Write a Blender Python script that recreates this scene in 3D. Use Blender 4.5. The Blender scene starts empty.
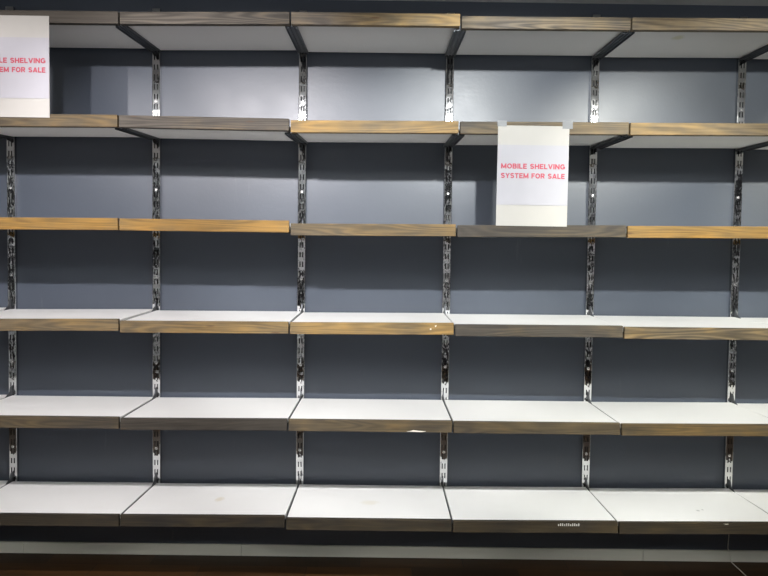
import bpy, bmesh, math, random
from mathutils import Matrix, Vector

S = bpy.context.scene
C = S.collection

# ------------------------------------------------------------------ camera
cam_d = bpy.data.cameras.new('camera')
cam = bpy.data.objects.new('camera', cam_d)
C.objects.link(cam)
cam_d.sensor_fit = 'HORIZONTAL'
cam_d.sensor_width = 36.0
cam_d.lens = 700.0 / 768.0 * 36.0
R = ((0.99991, 0.00252, -0.01331), (-0.00196, 0.99913, 0.04166), (0.01341, -0.04163, 0.99904))
cam.matrix_world = Matrix(((R[0][0], R[0][2], -R[0][1], 1.0918),
                           (R[1][0], R[1][2], -R[1][1], -3.4028),
                           (R[2][0], R[2][2], -R[2][1], 1.4709),
                           (0, 0, 0, 1)))
cam_d.clip_start = 0.05
S.camera = cam

# ------------------------------------------------------------------ world, lights, exposure
W = bpy.data.worlds.new('world')
S.world = W
W.use_nodes = True
bg = W.node_tree.nodes['Background']
bg.inputs['Color'].default_value = (0.92, 0.96, 1.0, 1)
bg.inputs['Strength'].default_value = 0.5

S.view_settings.view_transform = 'Standard'
S.view_settings.look = 'None'
S.view_settings.gamma = 1.0
S.view_settings.use_curve_mapping = False
S.view_settings.exposure = 0.0


def spot(x, power, col, pitch=27.5, size=60.0, blend=0.45, y=-2.545, z=2.58):
    l = bpy.data.lights.new('ceiling_spotlight', 'SPOT')
    l.energy = power
    l.color = col
    l.spot_size = math.radians(size)
    l.spot_blend = blend
    l.shadow_soft_size = 0.028
    o = bpy.data.objects.new('ceiling_spotlight', l)
    C.objects.link(o)
    o.location = (x, y, z)
    o.rotation_euler = (math.radians(90 - pitch), 0, 0)
    return l


# a row of ceiling spotlights aimed at the shelving
spot(-0.85, 80, (1.0, 0.96, 0.98))
spot(-0.13, 130, (1.0, 0.95, 0.97))
spot(0.42, 215, (1.0, 0.97, 1.0))
spot(1.65, 295, (0.97, 1.0, 1.0))
spot(2.80, 240, (1.0, 1.0, 0.92))
spot(4.00, 180, (1.0, 0.99, 0.86))

# a second, weaker row of spotlights further back in the shop
for _x in (-2.0, -0.9, 0.2, 1.3, 2.4, 3.5, 4.6):
    spot(_x, 240, (1.0, 0.99, 0.93), pitch=38.0, size=23.0, blend=0.4, y=-4.75, z=2.62).shadow_soft_size = 0.10

# unseen fill light, added to brighten the ceiling and lift the ambient level
al = bpy.data.lights.new('unseen_ceiling_fill', 'AREA')
al.shape = 'RECTANGLE'
al.size = 6.5
al.size_y = 0.25
al.energy = 250
al.color = (0.94, 0.97, 1.0)
ao = bpy.data.objects.new('unseen_ceiling_fill', al)
C.objects.link(ao)
ao.location = (1.1, -3.9, 2.15)
ao.rotation_euler = (math.pi, 0, 0)

# ------------------------------------------------------------------ materials


def new_mat(name):
    m = bpy.data.materials.new(name)
    m.use_nodes = True
    nt = m.node_tree
    return m, nt, nt.nodes['Principled BSDF']


def N(nt, typ, **kw):
    n = nt.nodes.new(typ)
    for k, v in kw.items():
        setattr(n, k, v)
    return n


def L(nt, a, b):
    nt.links.new(a, b)


def math_node(nt, op, a, b=None):
    n = N(nt, 'ShaderNodeMath', operation=op)
    for i, v in enumerate((a, b)):
        if v is None:
            continue
        if isinstance(v, (int, float)):
            n.inputs[i].default_value = v
        else:
            L(nt, v, n.inputs[i])
    return n.outputs[0]


def mix_col(nt, fac, a, b, mode='MIX'):
    n = N(nt, 'ShaderNodeMix', data_type='RGBA', blend_type=mode)
    for key, v in (('Factor', fac), ('A', a), ('B', b)):
        s = [i for i in n.inputs if i.name == key and (i.type == 'VALUE' if key == 'Factor' else i.type == 'RGBA')][0]
        if isinstance(v, (int, float, tuple)):
            s.default_value = v
        else:
            L(nt, v, s)
    return [o for o in n.outputs if o.type == 'RGBA'][0]


def ramp(nt, fac, stops):
    n = N(nt, 'ShaderNodeValToRGB')
    cr = n.color_ramp
    while len(cr.elements) < len(stops):
        cr.elements.new(0.5)
    for e, (p, c) in zip(cr.elements, stops):
        e.position = p
        e.color = c if len(c) == 4 else (*c, 1)
    L(nt, fac, n.inputs[0])
    return n.outputs[0]


def noise(nt, vec, scale, detail=3.0, rough=0.55, dist=0.0):
    n = N(nt, 'ShaderNodeTexNoise')
    n.inputs['Scale'].default_value = scale
    n.inputs['Detail'].default_value = detail
    n.inputs['Roughness'].default_value = rough
    n.inputs['Distortion'].default_value = dist
    if vec is not None:
        L(nt, vec, n.inputs['Vector'])
    return n.outputs[0]


def mapping(nt, vec, scale=(1, 1, 1), loc=None):
    n = N(nt, 'ShaderNodeMapping')
    n.inputs['Scale'].default_value = scale
    L(nt, vec, n.inputs['Vector'])
    if loc is not None:
        L(nt, loc, n.inputs['Location'])
    return n.outputs[0]


def bump(nt, height, strength, dist, bsdf):
    n = N(nt, 'ShaderNodeBump')
    n.inputs['Strength'].default_value = strength
    n.inputs['Distance'].default_value = dist
    L(nt, height, n.inputs['Height'])
    L(nt, n.outputs[0], bsdf.inputs['Normal'])


def plain(name, col, rough=0.5, metal=0.0, spec=0.5):
    m, nt, b = new_mat(name)
    b.inputs['Base Color'].default_value = (*col, 1)
    b.inputs['Roughness'].default_value = rough
    b.inputs['Metallic'].default_value = metal
    b.inputs['Specular IOR Level'].default_value = spec
    tc = N(nt, 'ShaderNodeTexCoord')
    n = noise(nt, tc.outputs['Object'], 9.0, 2)
    c = mix_col(nt, n, tuple(v * 0.95 for v in col) + (1,), tuple(min(1, v * 1.05) for v in col) + (1,))
    L(nt, c, b.inputs['Base Color'])
    return m


# dark slate wall paint, satin
M_wall, nt, b = new_mat('slate_wall_paint')
tc = N(nt, 'ShaderNodeTexCoord')
n1 = noise(nt, tc.outputs['Object'], 2.2, 4, 0.6)
c = mix_col(nt, n1, (0.047, 0.056, 0.074, 1), (0.057, 0.068, 0.088, 1))
v1 = noise(nt, mapping(nt, tc.outputs['Object'], (22, 1, 3.0)), 1.0, 3, 0.65)
scuff = ramp(nt, v1, [(0.66, (0, 0, 0)), (0.80, (1, 1, 1))])
c = mix_col(nt, math_node(nt, 'MULTIPLY', scuff, 0.14), c, (0.2, 0.21, 0.23, 1))
L(nt, c, b.inputs['Base Color'])
rr = ramp(nt, noise(nt, tc.outputs['Object'], 5.0, 3), [(0.3, (0.33,) * 3), (0.7, (0.38,) * 3)])
L(nt, rr, b.inputs['Roughness'])
b.inputs['Specular IOR Level'].default_value = 0.5
bump(nt, noise(nt, tc.outputs['Object'], 60, 2), 0.12, 0.002, b)

# white laminated shelf panels
M_white, nt, b = new_mat('white_shelf_laminate')
tc = N(nt, 'ShaderNodeTexCoord')
c = mix_col(nt, noise(nt, tc.outputs['Object'], 3.0, 3), (0.765, 0.755, 0.73, 1), (0.81, 0.80, 0.775, 1))
L(nt, c, b.inputs['Base Color'])
b.inputs['Roughness'].default_value = 0.38


def white_stained(name, spots, col, amount):
    m = M_white.copy()
    m.name = name
    nt = m.node_tree
    b = nt.nodes['Principled BSDF']
    src = b.inputs['Base Color'].links[0].from_socket
    tc = N(nt, 'ShaderNodeTexCoord')
    cur = src
    for (x, y, rx, ry) in spots:
        mp = N(nt, 'ShaderNodeMapping')
        mp.inputs['Location'].default_value = (-x / rx, -y / ry, 0)
        mp.inputs['Scale'].default_value = (1 / rx, 1 / ry, 0)
        L(nt, tc.outputs['Object'], mp.inputs['Vector'])
        ln = N(nt, 'ShaderNodeVectorMath', operation='LENGTH')
        L(nt, mp.outputs[0], ln.inputs[0])
        nz = noise(nt, tc.outputs['Object'], 40, 2)
        d = math_node(nt, 'ADD', ln.outputs['Value'], math_node(nt, 'MULTIPLY', nz, 0.5))
        f = ramp(nt, d, [(0.55, (amount,) * 3), (1.0, (0, 0, 0))])
        cur = mix_col(nt, f, cur, (*col, 1))
    L(nt, cur, b.inputs['Base Color'])
    return m


# stained pine boards; 'tone' (grey .. honey), 'shade' and 'seed' are read per board
M_wood, nt, b = new_mat('stained_pine')
tc = N(nt, 'ShaderNodeTexCoord')


def oattr(name):
    a = N(nt, 'ShaderNodeAttribute', attribute_type='OBJECT')
    a.attribute_name = name
    return a.outputs['Fac']


tone, tone_r, shade, seed, swirl = oattr('tone'), oattr('tone_right'), oattr('shade'), oattr('seed'), oattr('swirl')
cx = N(nt, 'ShaderNodeCombineXYZ')
L(nt, math_node(nt, 'MULTIPLY', seed, 3.7), cx.inputs[0])
L(nt, math_node(nt, 'MULTIPLY', seed, 1.3), cx.inputs[1])
L(nt, math_node(nt, 'MULTIPLY', seed, 2.1), cx.inputs[2])
base = mapping(nt, tc.outputs['Object'], (1.3, 7.0, 16.0), cx.outputs[0])
nb = noise(nt, base, 1.0, 1.5, 0.4, 0.2)
rings = math_node(nt, 'SINE', math_node(nt, 'MULTIPLY', nb, 75.0))
rings = math_node(nt, 'ADD', math_node(nt, 'MULTIPLY', rings, 0.5), 0.5)
fine = noise(nt, mapping(nt, tc.outputs['Object'], (4.0, 90.0, 190.0), cx.outputs[0]), 1.0, 4.0, 0.7)
patch = noise(nt, mapping(nt, tc.outputs['Object'], (5.0, 4.0, 10.0), cx.outputs[0]), 1.0, 3.0, 0.6)
sx = N(nt, 'ShaderNodeSeparateXYZ')
L(nt, tc.outputs['Object'], sx.inputs[0])
xr = math_node(nt, 'ADD', math_node(nt, 'MULTIPLY', sx.outputs[0], 1.43), 0.5)
tmix = N(nt, 'ShaderNodeMix', data_type='FLOAT')
L(nt, xr, tmix.inputs[0]); L(nt, tone, tmix.inputs[2]); L(nt, tone_r, tmix.inputs[3])
t = math_node(nt, 'ADD', tmix.outputs[0], math_node(nt, 'MULTIPLY', math_node(nt, 'SUBTRACT', patch, 0.5), 0.9))
t = math_node(nt, 'ADD', t, math_node(nt, 'MULTIPLY', math_node(nt, 'SUBTRACT', rings, 0.5), 0.10))
colr = ramp(nt, t, [(0.0, (0.082, 0.070, 0.056)), (0.35, (0.15, 0.112, 0.064)), (0.65, (0.26, 0.168, 0.066)), (1.0, (0.37, 0.205, 0.050))])
g = ramp(nt, math_node(nt, 'ADD', math_node(nt, 'MULTIPLY', math_node(nt, 'MULTIPLY', math_node(nt, 'SUBTRACT', rings, 0.5), swirl), 0.6), fine),
         [(0.22, (0.62,) * 3), (0.78, (1.30,) * 3)])
colr = mix_col(nt, 1.0, colr, g, 'MULTIPLY')
vor = N(nt, 'ShaderNodeTexVoronoi')
vor.inputs['Scale'].default_value = 1.0
L(nt, mapping(nt, tc.outputs['Object'], (4.0, 0.5, 22.0), cx.outputs[0]), vor.inputs['Vector'])
knot = ramp(nt, vor.outputs['Distance'], [(0.04, (0.75,) * 3), (0.11, (0, 0, 0))])
colr = mix_col(nt, knot, colr, (0.10, 0.055, 0.03, 1))
cs = N(nt, 'ShaderNodeCombineXYZ')
for i in range(3):
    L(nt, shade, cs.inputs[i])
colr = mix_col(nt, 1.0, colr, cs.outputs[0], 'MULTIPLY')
L(nt, colr, b.inputs['Base Color'])
b.inputs['Roughness'].default_value = 0.6
b.inputs['Specular IOR Level'].default_value = 0.2
bump(nt, fine, 0.25, 0.002, b)

# chrome uprights
M_chrome, nt, b = new_mat('chrome_plate')
b.inputs['Metallic'].default_value = 1.0
tc = N(nt, 'ShaderNodeTexCoord')
cc = mix_col(nt, noise(nt, tc.outputs['Object'], 14, 4), (0.42, 0.43, 0.44, 1), (0.66, 0.66, 0.66, 1))
L(nt, cc, b.inputs['Base Color'])
b.inputs['Roughness'].default_value = 0.05
bump(nt, noise(nt, mapping(nt, tc.outputs['Object'], (28, 1, 14)), 1.0, 2.0), 0.38, 0.004, b)

M_brk = plain('dark_bracket_steel', (0.075, 0.08, 0.088), 0.38, 0.6)
M_screw = plain('screw_steel', (0.75, 0.75, 0.75), 0.25, 1.0)
M_card = plain('cream_card', (0.41, 0.392, 0.36), 0.7)
M_paper = plain('white_paper', (0.37, 0.36, 0.385), 0.65)
M_red = plain('red_ink', (0.42, 0.045, 0.075), 0.6)
M_tape = plain('cloudy_tape', (0.165, 0.17, 0.175), 0.5)
M_chip = plain('pale_chip', (0.75, 0.70, 0.60), 0.6)
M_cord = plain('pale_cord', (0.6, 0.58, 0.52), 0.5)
M_ceil = plain('grey_ceiling_paint', (0.68, 0.68, 0.66), 0.8)
M_stamp = plain('white_stamp_ink', (0.5, 0.48, 0.44), 0.6)

# brushed grey skirting
M_skirt, nt, b = new_mat('grey_skirting')
tc = N(nt, 'ShaderNodeTexCoord')
c = mix_col(nt, noise(nt, mapping(nt, tc.outputs['Object'], (3, 1, 60)), 1.0, 3), (0.60, 0.60, 0.53, 1), (0.68, 0.68, 0.60, 1))
L(nt, c, b.inputs['Base Color'])
b.inputs['Roughness'].default_value = 0.45
b.inputs['Metallic'].default_value = 0.2

# dark wooden floor
M_floor, nt, b = new_mat('dark_wood_floor')
tc = N(nt, 'ShaderNodeTexCoord')
br = N(nt, 'ShaderNodeTexBrick')
br.inputs['Scale'].default_value = 1.0
br.inputs['Brick Width'].default_value = 0.5
br.inputs['Row Height'].default_value = 0.12
br.inputs['Mortar Size'].default_value = 0.002
br.inputs['Color1'].default_value = (0.020, 0.011, 0.005, 1)
br.inputs['Color2'].default_value = (0.055, 0.025, 0.008, 1)
br.inputs['Mortar'].default_value = (0.01, 0.007, 0.005, 1)
L(nt, tc.outputs['Object'], br.inputs['Vector'])
gn = noise(nt, mapping(nt, tc.outputs['Object'], (3, 40, 1)), 1.0, 4)
c = mix_col(nt, 1.0, br.outputs['Color'], ramp(nt, gn, [(0.2, (0.5,) * 3), (0.8, (1.2,) * 3)]), 'MULTIPLY')
L(nt, c, b.inputs['Base Color'])
b.inputs['Roughness'].default_value = 0.5
b.inputs['Specular IOR Level'].default_value = 0.12

# ------------------------------------------------------------------ mesh helpers


def box(bm, x0, x1, y0, y1, z0, z1, bev=0.0):
    vs = [bm.verts.new((x, y, z)) for x in (x0, x1) for y in (y0, y1) for z in (z0, z1)]
    fs = [(0, 1, 3, 2), (4, 6, 7, 5), (0, 4, 5, 1), (2, 3, 7, 6), (0, 2, 6, 4), (1, 5, 7, 3)]
    faces = [bm.faces.new([vs[i] for i in f]) for f in fs]
    if bev:
        es = list({e for f in faces for e in f.edges})
        bmesh.ops.bevel(bm, geom=es, offset=bev, segments=2, affect='EDGES', profile=0.6)


def prism(bm, poly, x0, x1):
    """poly: list of (y, z), extruded from x0 to x1"""
    a = [bm.verts.new((x0, y, z)) for y, z in poly]
    c = [bm.verts.new((x1, y, z)) for y, z in poly]
    bm.faces.new(a[::-1])
    bm.faces.new(c)
    n = len(poly)
    for i in range(n):
        bm.faces.new((a[i], a[(i + 1) % n], c[(i + 1) % n], c[i]))


def cyl(bm, p, r, h, seg=14, dome=False):
    """disc along -y at p (back), radius r, height h"""
    rings = [(0, r), (h * 0.55, r), (h, r * 0.6)] if dome else [(0, r), (h, r)]
    rv = []
    for d, q in rings:
        rv.append([bm.verts.new((p[0] + q * math.cos(2 * math.pi * i / seg), p[1] - d, p[2] + q * math.sin(2 * math.pi * i / seg))) for i in range(seg)])
    for A, B in zip(rv, rv[1:]):
        for i in range(seg):
            bm.faces.new((A[i], A[(i + 1) % seg], B[(i + 1) % seg], B[i]))
    bm.faces.new(rv[0][::-1])
    bm.faces.new(rv[-1])


def mesh_of(name, bm, mat):
    bmesh.ops.recalc_face_normals(bm, faces=bm.faces)
    me = bpy.data.meshes.new(name)
    bm.to_mesh(me)
    bm.free()
    me.materials.append(mat)
    return me


def obj(name, me, parent=None, loc=(0, 0, 0), mat=None):
    o = bpy.data.objects.new(name, me)
    C.objects.link(o)
    o.location = loc
    if parent is not None:
        o.parent = parent
    return o


def thing(name, label, cat, loc, group=None):
    o = bpy.data.objects.new(name, None)
    o.empty_display_size = 0.1
    C.objects.link(o)
    o.location = loc
    o['label'] = label
    o['category'] = cat
    if group:
        o['group'] = group
    return o


def structure(name, bm, mat):
    o = obj(name, mesh_of(name, bm, mat))
    o['kind'] = 'structure'
    return o


def copy_child(src, parent):
    c = src.copy()
    C.objects.link(c)
    c.parent = parent
    return c


# ------------------------------------------------------------------ the room
P = 0.7          # upright pitch
X0, X1 = -3.2, 5.4
CEIL = 2.705
bm = bmesh.new(); box(bm, X0, X1, 0.0, 0.12, -0.1, CEIL + 0.1); structure('wall_back', bm, M_wall)
bm = bmesh.new(); box(bm, X0, X1, -6.2, 0.0, -0.1, 0.0); structure('floor', bm, M_floor)
bm = bmesh.new(); box(bm, X0, X1, -6.2, 0.0, CEIL, CEIL + 0.1); structure('ceiling', bm, M_ceil)
M_front, nt, b = new_mat('shop_wall')
tc = N(nt, 'ShaderNodeTexCoord')
fr = noise(nt, mapping(nt, tc.outputs['Object'], (1.1, 1.1, 3.2)), 1.0, 1.0)
L(nt, ramp(nt, fr, [(0.44, (0.03, 0.03, 0.034)), (0.50, (0.28, 0.28, 0.29)), (0.58, (0.75, 0.75, 0.75))]), b.inputs['Base Color'])  # light and dark blotches invented to give the chrome something to reflect
b.inputs['Roughness'].default_value = 0.7
bm = bmesh.new(); box(bm, X0, X1, -6.32, -6.2, -0.1, CEIL + 0.1); structure('wall_front', bm, M_front)
bm = bmesh.new(); box(bm, X0 - 0.12, X0, -6.2, 0.0, -0.1, CEIL + 0.1); structure('wall_left', bm, M_front)
bm = bmesh.new(); box(bm, X1, X1 + 0.12, -6.2, 0.0, -0.1, CEIL + 0.1); structure('wall_right', bm, M_front)
bm = bmesh.new()
sk = [X0, -0.655, 0.415, 2.395, X1]
for a, c in zip(sk, sk[1:]):
    box(bm, a + 0.0006, c - 0.0006, -0.013, 0.0, 0.0, 0.055, 0.002)
structure('baseboard_back', bm, M_skirt)

# ------------------------------------------------------------------ chrome slotted uprights
UP_TOP, UP_BOT = 2.645, 0.22
UW, UD, T = 0.038, 0.022, 0.0018
SP = 0.0465      # slot pitch


def upright_mesh():
    bm = bmesh.new()
    hw = UW / 2
    xs = [-hw + 0.003, -0.0092, -0.0042, 0.0042, 0.0092, hw - 0.003]
    n = int((UP_TOP - UP_BOT - 0.02) / SP)
    zs = [UP_BOT]
    cells = []
    z = UP_TOP - 0.03
    stops = []
    for i in range(n):
        stops.append((z - 0.026, z))
        z -= SP
    stops = sorted(stops)
    for a, c in stops:
        zs += [a, c]
    zs.append(UP_TOP)
    slot = {(a, c) for a, c in stops}
    rows = []
    for z in zs:
        rows.append([bm.verts.new((x, -UD, z)) for x in xs])
    faces = []
    for i in range(len(zs) - 1):
        is_slot = (zs[i], zs[i + 1]) in slot
        for j in range(5):
            if is_slot and j in (1, 3):
                continue
            faces.append(bm.faces.new((rows[i][j], rows[i][j + 1], rows[i + 1][j + 1], rows[i + 1][j])))
    r = bmesh.ops.extrude_face_region(bm, geom=faces)
    vs = [v for v in r['geom'] if isinstance(v, bmesh.types.BMVert)]
    bmesh.ops.translate(bm, verts=vs, vec=(0, T, 0))
    # rounded corners and side flanges back to the wall
    q = 0.003
    for sg in (-1, 1):
        outer = [(hw - q, -UD)] + [(hw - q + q * math.sin(t), -UD + q - q * math.cos(t)) for t in (math.pi / 8, math.pi / 4, 3 * math.pi / 8)] + [(hw, -UD + q), (hw, -0.0005)]
        inner = [(hw - T, -0.0005), (hw - T, -UD + q), (hw - q, -UD + T)]
        poly = [(sg * x, y) for x, y in outer + inner]
        lo = [bm.verts.new((x, y, UP_BOT)) for x, y in poly]
        hi = [bm.verts.new((x, y, UP_TOP)) for x, y in poly]
        bm.faces.new(lo); bm.faces.new(hi)
        for i in range(len(poly)):
            k = (i + 1) % len(poly)
            bm.faces.new((lo[i], lo[k], hi[k], hi[i]))
    return mesh_of('channel', bm, M_chrome)


up_me = upright_mesh()
bm = bmesh.new(); cyl(bm, (0, 0, 0), 0.0065, 0.004, dome=True)
screw_me = mesh_of('screw', bm, M_screw)
bm = bmesh.new(); box(bm, -UW / 2 + T + .0004, UW / 2 - T - .0004, -0.004, -0.0006, UP_BOT, UP_TOP - 0.002)
lin_me = mesh_of('backing_strip', bm, plain('black_backing', (0.012, 0.012, 0.014), 0.6))
UPX = {-2: (-1.4, -1.4), -1: (-0.6986, -0.6986), 0: (0.0003, -0.0009), 1: (0.7002, 0.6996), 2: (1.4032, 1.4011), 3: (2.0994, 2.0964), 4: (2.8001, 2.7991), 5: (3.5, 3.5)}
ORD = {-1: 'first', 0: 'second', 1: 'third', 2: 'fourth', 3: 'fifth', 4: 'sixth'}
UPLAB = {
    -1: 'chrome slotted wall upright nearest the left edge of the photo',
    0: 'chrome slotted wall upright, second from left, right of the cropped sale sign',
    1: 'chrome slotted wall upright, third from left of the six',
    2: 'chrome slotted wall upright, fourth from left, just left of the complete sale sign',
    3: 'chrome slotted wall upright, fifth from left, just right of the complete sale sign',
    4: 'chrome slotted wall upright nearest the right edge of the photo'}
for k in range(-1, 5):
    xb, xt = UPX[k]
    # lean measured between z 0.458 and 2.424
    lean = (xt - xb) / (2.424 - 0.458)
    t = thing('slotted_upright', UPLAB[k], 'shelf upright', (xb - lean * 0.458, 0, 0), 'chrome uprights on the slate wall')
    t.rotation_euler = (0, math.atan(lean), 0)
    obj('channel', up_me, t)
    obj('backing_strip', lin_me, t)
    zt0 = UP_TOP - 0.03 - 0.026 - (SP - 0.026) / 2
    for zz in (0.5505, 0.95, 1.38, 1.79, 2.215, 2.60):
        q = round((zt0 - zz) / SP)
        obj('screw', screw_me, t, (0, -UD, zt0 - q * SP))

# ------------------------------------------------------------------ shelves
D = 0.4977       # wall to the boards' front face
TH = 0.0498      # board height
FR = {  # per row, bays 0..4: z of the board top at its left and right front corner
    0: [(2.4647, 2.4665), (2.4649, 2.4744), (2.4744, 2.4762), (2.4673, 2.4711), (2.4711, 2.4769)],
    1: [(2.0426, 2.0482), (2.0469, 2.0421), (2.0359, 2.0415), (2.0398, 2.0462), (2.0446, 2.0512)],
    2: [(1.6194, 1.6248), (1.6235, 1.6240), (1.6124, 1.6181), (1.6148, 1.6235), (1.6210, 1.6270)],
    3: [(1.1973, 1.2066), (1.1990, 1.2038), (1.2021, 1.2079), (1.2025, 1.2055), (1.2010, 1.2024)],
    4: [(0.7923, 0.7942), (0.7900, 0.7957), (0.7945, 0.7963), (0.7942, 0.7957), (0.7927, 0.7984)],
    5: [(0.3762, 0.3791), (0.3791, 0.3829), (0.3735, 0.3742), (0.3713, 0.3767), (0.3737, 0.3807)]}
# rear height of the panel's underside (rows 0, 1) or top (rows 3, 4, 5)
RE = {0: [2.4533, 2.4516, 2.4498, 2.4480, 2.4462], 1: [2.0332, 2.0296, 2.0260, 2.0223, 2.0187],
      2: [1.5900, 1.5905, 1.5855, 1.5890, 1.5920],
      3: [1.2094, 1.2099, 1.2104, 1.2109, 1.2114], 4: [0.7856, 0.7874, 0.7893, 0.7912, 0.7930], 5: [0.3640, 0.3652, 0.3665, 0.3678, 0.3691]}
JX = [[0.0004, 0.7010, 1.3994, 2.0978], [-0.0031, 0.7024, 1.4006, 2.1020], [-0.0021, 0.7057, 1.3965, 2.1022],
      [-0.0010, 0.7060, 1.3950, 2.1006], [-0.0007, 0.7037, 1.3956, 2.1009], [-0.0017, 0.6969, 1.4005, 2.1020]]
PT = 0.020       # panel thickness
PR = -0.028      # panel rear edge
BT = 0.018       # board thickness


def board_mesh(w, bt):
    bm = bmesh.new()
    box(bm, -w / 2, w / 2, -D, -D + bt, -TH, 0, 0.0022)
    return mesh_of('front_board', bm, M_wood)


# colour of each front board: tone at the left end, tone at the right end, shade
BOARD = {
    (0, -1): (.1, .1, .6), (0, 0): (-.2, -.2, .34), (0, 1): (-.1, -.05, .44), (0, 2): (.05, .50, .72), (0, 3): (.08, .16, .66), (0, 4): (.18, .18, .66), (0, 5): (.3, .3, .8),
    (1, -1): (.2, .2, .6), (1, 0): (.10, .45, .56), (1, 1): (-.05, .0, .85), (1, 2): (.60, .50, .86), (1, 3): (.20, .26, .90), (1, 4): (.38, .32, .86), (1, 5): (.4, .4, .8),
    (2, -1): (.8, .8, .9), (2, 0): (.88, .84, .92), (2, 1): (.86, .82, .90), (2, 2): (.20, .60, .96), (2, 3): (.05, .10, .95), (2, 4): (.78, .88, .94), (2, 5): (.8, .8, .9),
    (3, -1): (.3, .3, .8), (3, 0): (.34, .38, .84), (3, 1): (.42, .55, .84), (3, 2): (.50, .66, .92), (3, 3): (.02, .06, .82), (3, 4): (.34, .30, .88), (3, 5): (.3, .3, .8),
    (4, -1): (.2, .2, .6), (4, 0): (.24, .16, .62), (4, 1): (-.1, -.1, .60), (4, 2): (.26, .34, .70), (4, 3): (.24, .30, .64), (4, 4): (.42, .46, .58), (4, 5): (.4, .4, .5),
    (5, -1): (.15, .15, .5), (5, 0): (.18, .16, .56), (5, 1): (.12, .12, .56), (5, 2): (.26, .24, .60), (5, 3): (.22, .28, .58), (5, 4): (.28, .30, .46), (5, 5): (.3, .3, .45)}
ROWN = ['top row', 'second row down', 'third row down', 'fourth row down', 'fifth row down', 'bottom row']
BAYN = {-1: 'cut off at the left edge', 0: 'between uprights one and two', 1: 'between second and third uprights', 2: 'between third and fourth uprights',
        3: 'between fourth and fifth uprights', 4: 'between fifth and sixth uprights', 5: 'cut off at the right edge'}
DESC = {(0, 0): 'dark grey-brown', (0, 1): 'swirl-grained dark grey-brown', (0, 2): 'half grey half tan', (0, 3): 'streaky tan', (0, 4): 'plain tan',
        (1, 0): 'brown', (1, 1): 'fine-grained ash grey', (1, 2): 'golden', (1, 3): 'grey-tan', (1, 4): 'light tan',
        (2, 0): 'honey gold', (2, 1): 'knotty honey gold', (2, 2): 'half grey half gold', (2, 3): 'plain grey', (2, 4): 'orange-gold',
        (3, 0): 'dull tan', (3, 1): 'warm tan', (3, 2): 'gold', (3, 3): 'grey', (3, 4): 'swirl-grained brown',
        (4, 0): 'dark brown', (4, 1): 'charcoal grey', (4, 2): 'chipped brown', (4, 3): 'dark grained brown', (4, 4): 'dark warm brown',
        (5, 0): 'very dark brown', (5, 1): 'blackish brown', (5, 2): 'very dark brown', (5, 3): 'stamped very dark brown', (5, 4): 'blackish brown'}


def shelf_label(r, b):
    d = DESC.get((r, b))
    return 'white shelf, %sfront board, %s, %s' % (d + ' ' if d else 'wooden ', ROWN[r], BAYN[b])


board_proto = {}
stain_mats = {
    (5, 1): white_stained('stained_laminate', [(0.02, -0.27, 0.034, 0.055)], (0.62, 0.54, 0.38), 0.55),
    (5, 2): white_stained('faint_stained_laminate', [(-0.0, -0.28, 0.07, 0.05)], (0.66, 0.60, 0.46), 0.42),
    (0, 4): white_stained('yellow_stained_laminate', [(-0.105, -0.37, 0.042, 0.06)], (0.60, 0.58, 0.34), 0.6),
    (5, 4): white_stained('marked_laminate', [(0.055, -0.34, 0.012, 0.016), (0.08, -0.33, 0.008, 0.012)], (0.30, 0.30, 0.28), 0.7)}
JFRONT = {}
rnd = random.Random(5)
shelf_root = {}
for r in range(6):
    jx = [JX[r][0] - 2 * P, JX[r][0] - P] + JX[r] + [JX[r][3] + P, JX[r][3] + 2 * P]
    for b in range(-1, 6):
        fb = min(max(b, 0), 4)
        zl, zr = FR[r][fb]
        if b == -1:
            zl, zr = zl - 0.004, zl
        if b == 5:
            zl, zr = zr, zr + 0.004
        re = RE[r][fb] + (0.0006 if b in (-1, 5) else 0)
        xl, xr_ = jx[b + 1], jx[b + 2]
        zc = (zl + zr) / 2
        roll = math.atan((zl - zr) / P)
        t = thing('shelf', shelf_label(r, b), 'shelf', ((xl + xr_) / 2, 0, zc), 'white shelves with wooden front boards')
        t.rotation_euler = (0, roll, 0)
        shelf_root[r, b] = t
        w = xr_ - xl - 0.0068
        # panel: front edge tucked behind the board, rear edge at its own height
        f_top = -0.004 if r >= 3 else -TH + BT * 0.25 + PT
        zr_top = (re - zc) if r >= 2 else (re - zc + PT)
        if r == 2:
            f_top, zr_top = -0.010, 0.002
        yb = -D + (0.028 if r < 2 else BT) + 0.0003
        bm = bmesh.new()
        pw = (xr_ - xl) / 2 - 0.0042
        prism(bm, [(PR, zr_top), (PR, zr_top - PT), (yb, f_top - PT), (yb, f_top)], -pw, pw)
        bmesh.ops.bevel(bm, geom=list(bm.edges), offset=0.0012, segments=1, affect='EDGES')
        pm = mesh_of('shelf_panel', bm, stain_mats.get((r, b), M_white))
        obj('shelf_panel', pm, t)
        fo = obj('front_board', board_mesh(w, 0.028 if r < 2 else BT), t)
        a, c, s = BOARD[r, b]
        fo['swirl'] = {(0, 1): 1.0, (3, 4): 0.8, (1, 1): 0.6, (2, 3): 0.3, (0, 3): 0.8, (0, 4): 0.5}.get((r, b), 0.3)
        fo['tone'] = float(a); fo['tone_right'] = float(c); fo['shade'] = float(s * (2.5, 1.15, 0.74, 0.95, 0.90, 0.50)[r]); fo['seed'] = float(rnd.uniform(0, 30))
        JFRONT[r, b] = (zc, f_top - PT, zr_top - PT, roll)

# ------------------------------------------------------------------ brackets on the uprights
BW = 0.05


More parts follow.
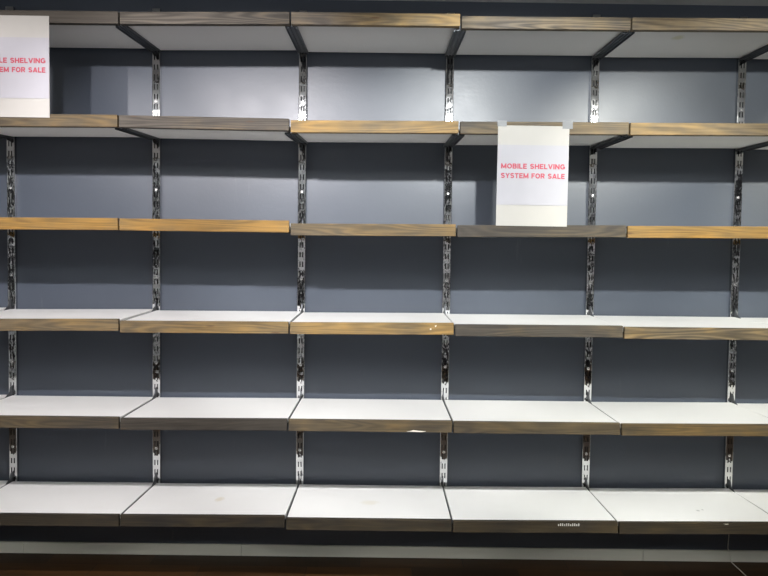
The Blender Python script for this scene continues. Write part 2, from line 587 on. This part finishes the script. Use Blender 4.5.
def bracket_mesh(zf, zrr):
    """zf, zrr: height of the panel underside at the front and at the wall (origin at the wall end's underside)"""
    dz = zf - zrr
    yf = -D + 0.032
    bm = bmesh.new()

    def line(y):
        return dz * (y - PR) / (yf - PR)
    e = 0.0006
    # flat seat under the two panels with down-turned lips and a rib
    prism(bm, [(-0.026, line(-0.026) - e), (-0.026, line(-0.026) - 0.003), (yf, line(yf) - 0.003), (yf, line(yf) - e)], -BW / 2, BW / 2)
    for xa, xb, h in ((-BW / 2, -BW / 2 + 0.003, 0.009), (BW / 2 - 0.003, BW / 2, 0.009), (-0.010, -0.006, 0.006), (0.006, 0.010, 0.006)):
        prism(bm, [(-0.026, line(-0.026) - 0.003), (-0.026, line(-0.026) - h), (yf, line(yf) - h), (yf, line(yf) - 0.003)], xa, xb)
    me_seat = mesh_of('seat', bm, M_brk)
    bm = bmesh.new()
    top = PT - 0.001
    prism(bm, [(-0.0235, -e), (-0.0235, 0.062), (-0.031, 0.068), (-0.038, 0.058), (-0.043, 0.040), (-0.085, line(-0.085) + top),
               (yf, line(yf) + top), (yf, line(yf) - e)], -0.0016, 0.0016)
    me_blade = mesh_of('blade', bm, M_brk)
    return me_seat, me_blade


BROW = ['under the top shelf row', 'under the second shelf row', 'under the eye-level shelf row', 'under the fourth shelf row', 'under the fifth shelf row', 'under the bottom shelf row']
bm = bmesh.new()
bmesh.ops.create_cone(bm, cap_ends=True, segments=12, radius1=0.004, radius2=0.003, depth=0.002)
bscrew = mesh_of('screw', bm, M_screw)
for r in range(6):
    jx = {-1: JX[r][0] - P, 0: JX[r][0], 1: JX[r][1], 2: JX[r][2], 3: JX[r][3], 4: JX[r][3] + P}
    for k in range(-1, 5):
        fr, rr_ = [], []
        for b, sgn in ((k - 0, -1), (k + 1, 1)):
            bb = b - 0
            zc, f, z, roll = JFRONT[r, min(max(bb, -1), 5)]
            off = math.sin(-roll) * (P / 2) * (-sgn)
            fr.append(zc + f + off * 1.0)
            rr_.append(zc + z + off * 1.0)
        zf, zr0 = min(fr), min(rr_)
        t = thing('shelf_bracket', 'dark steel bracket on the %s upright, %s' % (ORD[k], BROW[r]), 'shelf bracket', (jx[k], 0, zr0), 'dark brackets carrying the shelves')
        ms, mb = bracket_mesh(zf, zr0)
        obj('seat', ms, t)
        obj('blade', mb, t)
        if r < 2:
            yf = -D + 0.05
            for sx_ in (-0.0165, 0.0165):
                obj('screw', bscrew, t, (sx_, yf, (zf - zr0) * (yf - PR) / (-D + 0.032 - PR) - 0.004))

# ------------------------------------------------------------------ sale signs
SIGN_W, SIGN_H = 0.2935, 0.411


def arc(cx, cy, rx, ry, a0, a1, n=8):
    return [(cx + rx * math.cos(math.radians(a0 + (a1 - a0) * i / n)), cy + ry * math.sin(math.radians(a0 + (a1 - a0) * i / n))) for i in range(n + 1)]


# heavy sans capitals as centre lines in a box one unit high: (width, strokes)
HS = 0.116
GLYPH = {
    'M': (0.98, [[(.10, 0), (.10, 1)], [(.10, .93), (.49, .14)], [(.49, .14), (.88, .93)], [(.88, 0), (.88, 1)]]),
    'O': (0.90, [arc(.45, .5, .35, .40, 0, 360, 20)]),
    'G': (0.88, [arc(.45, .5, .35, .40, 42, 315, 16), [(.78, .10), (.78, .46)], [(.50, .46), (.88, .46)]]),
    'B': (0.76, [[(.10, 0), (.10, 1)], [(.10, .90), (.42, .90)] + arc(.42, .715, .20, .185, 90, -90)[1:] + [(.10, .53)],
                 [(.42, .53)] + arc(.44, .315, .22, .215, 90, -90)[1:] + [(.10, .10)]]),
    'I': (0.20, [[(.10, 0), (.10, 1)]]),
    'L': (0.62, [[(.10, 0), (.10, 1)], [(.10, .10), (.62, .10)]]),
    'E': (0.68, [[(.10, 0), (.10, 1)], [(.10, .90), (.67, .90)], [(.10, .51), (.62, .51)], [(.10, .10), (.68, .10)]]),
    'F': (0.64, [[(.10, 0), (.10, 1)], [(.10, .90), (.64, .90)], [(.10, .49), (.58, .49)]]),
    'S': (0.74, [arc(.37, .705, .25, .195, 25, 270, 12) + arc(.37, .305, .27, .205, 90, -155, 12)]),
    'H': (0.80, [[(.10, 0), (.10, 1)], [(.70, 0), (.70, 1)], [(.10, .51), (.70, .51)]]),
    'V': (0.84, [[(.09, 1), (.42, .04)], [(.75, 1), (.42, .04)]]),
    'N': (0.82, [[(.10, 0), (.10, 1)], [(.72, 0), (.72, 1)], [(.10, .94), (.72, .06)]]),
    'Y': (0.84, [[(.09, 1), (.42, .46)], [(.75, 1), (.42, .46)], [(.42, .50), (.42, 0)]]),
    'T': (0.76, [[(0, .90), (.76, .90)], [(.38, 0), (.38, .90)]]),
    'R': (0.80, [[(.10, 0), (.10, 1)], [(.10, .90), (.44, .90)] + arc(.44, .68, .23, .22, 90, -90)[1:] + [(.10, .46)], [(.40, .46), (.70, 0)]]),
    'A': (0.88, [[(.09, 0), (.44, .97)], [(.79, 0), (.44, .97)], [(.20, .28), (.68, .28)]]),
    ' ': (0.34, [])}


def text_mesh(body, width, cap):
    bm = bmesh.new()
    x = 0.0
    quads = []
    for ch in body:
        w, strokes = GLYPH[ch]
        for st in strokes:
            for (p, q) in zip(st, st[1:]):
                dx, dy = q[0] - p[0], q[1] - p[1]
                ln = math.hypot(dx, dy) or 1e-6
                nx, ny = -dy / ln * HS, dx / ln * HS
                e = 0.03 if len(st) > 2 else 0.0
                ex, ey = dx / ln * e, dy / ln * e
                quads.append([(x + p[0] - ex + nx, p[1] - ey + ny), (x + q[0] + ex + nx, q[1] + ey + ny),
                              (x + q[0] + ex - nx, q[1] + ey - ny), (x + p[0] - ex - nx, p[1] - ey - ny)])
        x += w + 0.13
    total = x - 0.13
    for i, qd in enumerate(quads):
        y = -0.00002 * (i % 3)
        bm.faces.new([bm.verts.new((px / total * width, y, min(max(pz, 0), 1) * cap)) for px, pz in qd])
    me = bpy.data.meshes.new('lettering')
    bm.to_mesh(me)
    bm.free()
    me.materials.append(M_red)
    return me


T1 = text_mesh('MOBILE SHELVING', 0.263, 0.0212)
T2 = text_mesh('SYSTEM FOR SALE', 0.263, 0.0212)


def curved_sheet(name, w, z0, z1, y0, th, mat, bow=0.0):
    bm = bmesh.new()
    nx, nz = 8, 8
    g = []
    for s in (0, 1):
        rows = []
        for i in range(nz + 1):
            v = i / nz
            row = []
            for j in range(nx + 1):
                u = j / nx
                y = y0 - s * th - bow * (1 - v) ** 2 * math.sin(math.pi * u)
                row.append(bm.verts.new(((u - .5) * w, y, z0 + (z1 - z0) * v)))
            rows.append(row)
        g.append(rows)
    for s in (0, 1):
        for i in range(nz):
            for j in range(nx):
                bm.faces.new((g[s][i][j], g[s][i][j + 1], g[s][i + 1][j + 1], g[s][i + 1][j]))
    for i in range(nz):
        for j in (0, nx):
            bm.faces.new((g[0][i][j], g[0][i + 1][j], g[1][i + 1][j], g[1][i][j]))
    for j in range(nx):
        for i in (0, nz):
            bm.faces.new((g[0][i][j], g[0][i][j + 1], g[1][i][j + 1], g[1][i][j]))
    return mesh_of(name, bm, mat)


def sign(label, xc, ztop, tapes, page, lines, roll=0.0):
    t = thing('sale_sign', label, 'sign', (xc, -D - 0.0015, ztop), 'for sale signs')
    t.rotation_euler = (0, roll, 0)
    obj('backing_card', curved_sheet('backing_card', SIGN_W, -SIGN_H, 0, 0, 0.002, M_card), t)
    pg = obj('paper_page', curved_sheet('paper_page', SIGN_W - 0.001, page[0], page[1], -0.0023, 0.0006, M_paper, 0.0012), t)
    for me, z in ((T1, lines[0]), (T2, lines[1])):
        obj('lettering', me, pg, (-0.131, -0.0042, z))
    for (x0, x1, z0, z1) in tapes:
        bm = bmesh.new(); box(bm, x0, x1, -0.0026, -0.0021, z0, z1)
        tp = obj('tape', mesh_of('tape', bm, M_tape), t)
    return t


sign('complete mobile shelving sale sign with red lettering, hung from the second shelf row', 1.7062, 2.0253,
     [(-0.150, -0.112, -0.004, 0.019), (0.118, 0.160, -0.010, 0.022)], (-0.325, -0.079), (-0.1765, -0.2155), math.radians(0.2))
sign('cropped sale sign with red lettering, hung from the top shelf row at the left edge', -0.2823 - SIGN_W / 2, 2.4424,
     [(-0.150, -0.112, -0.004, 0.018)], (-0.334, -0.088), (-0.192, -0.2295))

# ------------------------------------------------------------------ small marks on the boards


def chip(r, b, dx, z0, z1, w, name='paint_chip', mat=None):
    bm = bmesh.new()
    n = 7
    pts = []
    for i in range(n):
        a = 2 * math.pi * i / n
        q = 0.75 + 0.25 * math.sin(3.1 * i + dx * 40)
        pts.append((dx + math.cos(a) * w / 2 * q, (z0 + z1) / 2 + math.sin(a) * (z1 - z0) / 2 * q))
    f = [bm.verts.new((x, -D - 0.0006, z)) for x, z in pts]
    k = [bm.verts.new((x, -D + 0.0004, z)) for x, z in pts]
    bm.faces.new(f); bm.faces.new(k[::-1])
    for i in range(n):
        bm.faces.new((f[i], f[(i + 1) % n], k[(i + 1) % n], k[i]))
    o = obj(name, mesh_of(name, bm, mat or M_chip), [c for c in shelf_root[r, b].children if c.name.startswith('front_board')][0])
    return o


chip(3, 2, 0.266, -0.017, -0.009, 0.010)
chip(3, 2, 0.245, -0.030, -0.022, 0.010)
chip(4, 2, 0.190, -0.0495, -0.040, 0.090)
chip(5, 4, 0.105, -0.007, -0.004, 0.030)
# faded stamped print on a bottom board, too worn to read
bm = bmesh.new()
for i in range(11):
    x = 0.095 + i * 0.0085
    h = 0.011 if i % 3 else 0.008
    box(bm, x, x + 0.0042, -D - 0.0005, -D + 0.0003, -0.019, -0.019 + h)
obj('stamp', mesh_of('stamp', bm, M_stamp), [c for c in shelf_root[5, 3].children if c.name.startswith('front_board')][0])

# ------------------------------------------------------------------ thin cord at the right, down the wall and over the skirting
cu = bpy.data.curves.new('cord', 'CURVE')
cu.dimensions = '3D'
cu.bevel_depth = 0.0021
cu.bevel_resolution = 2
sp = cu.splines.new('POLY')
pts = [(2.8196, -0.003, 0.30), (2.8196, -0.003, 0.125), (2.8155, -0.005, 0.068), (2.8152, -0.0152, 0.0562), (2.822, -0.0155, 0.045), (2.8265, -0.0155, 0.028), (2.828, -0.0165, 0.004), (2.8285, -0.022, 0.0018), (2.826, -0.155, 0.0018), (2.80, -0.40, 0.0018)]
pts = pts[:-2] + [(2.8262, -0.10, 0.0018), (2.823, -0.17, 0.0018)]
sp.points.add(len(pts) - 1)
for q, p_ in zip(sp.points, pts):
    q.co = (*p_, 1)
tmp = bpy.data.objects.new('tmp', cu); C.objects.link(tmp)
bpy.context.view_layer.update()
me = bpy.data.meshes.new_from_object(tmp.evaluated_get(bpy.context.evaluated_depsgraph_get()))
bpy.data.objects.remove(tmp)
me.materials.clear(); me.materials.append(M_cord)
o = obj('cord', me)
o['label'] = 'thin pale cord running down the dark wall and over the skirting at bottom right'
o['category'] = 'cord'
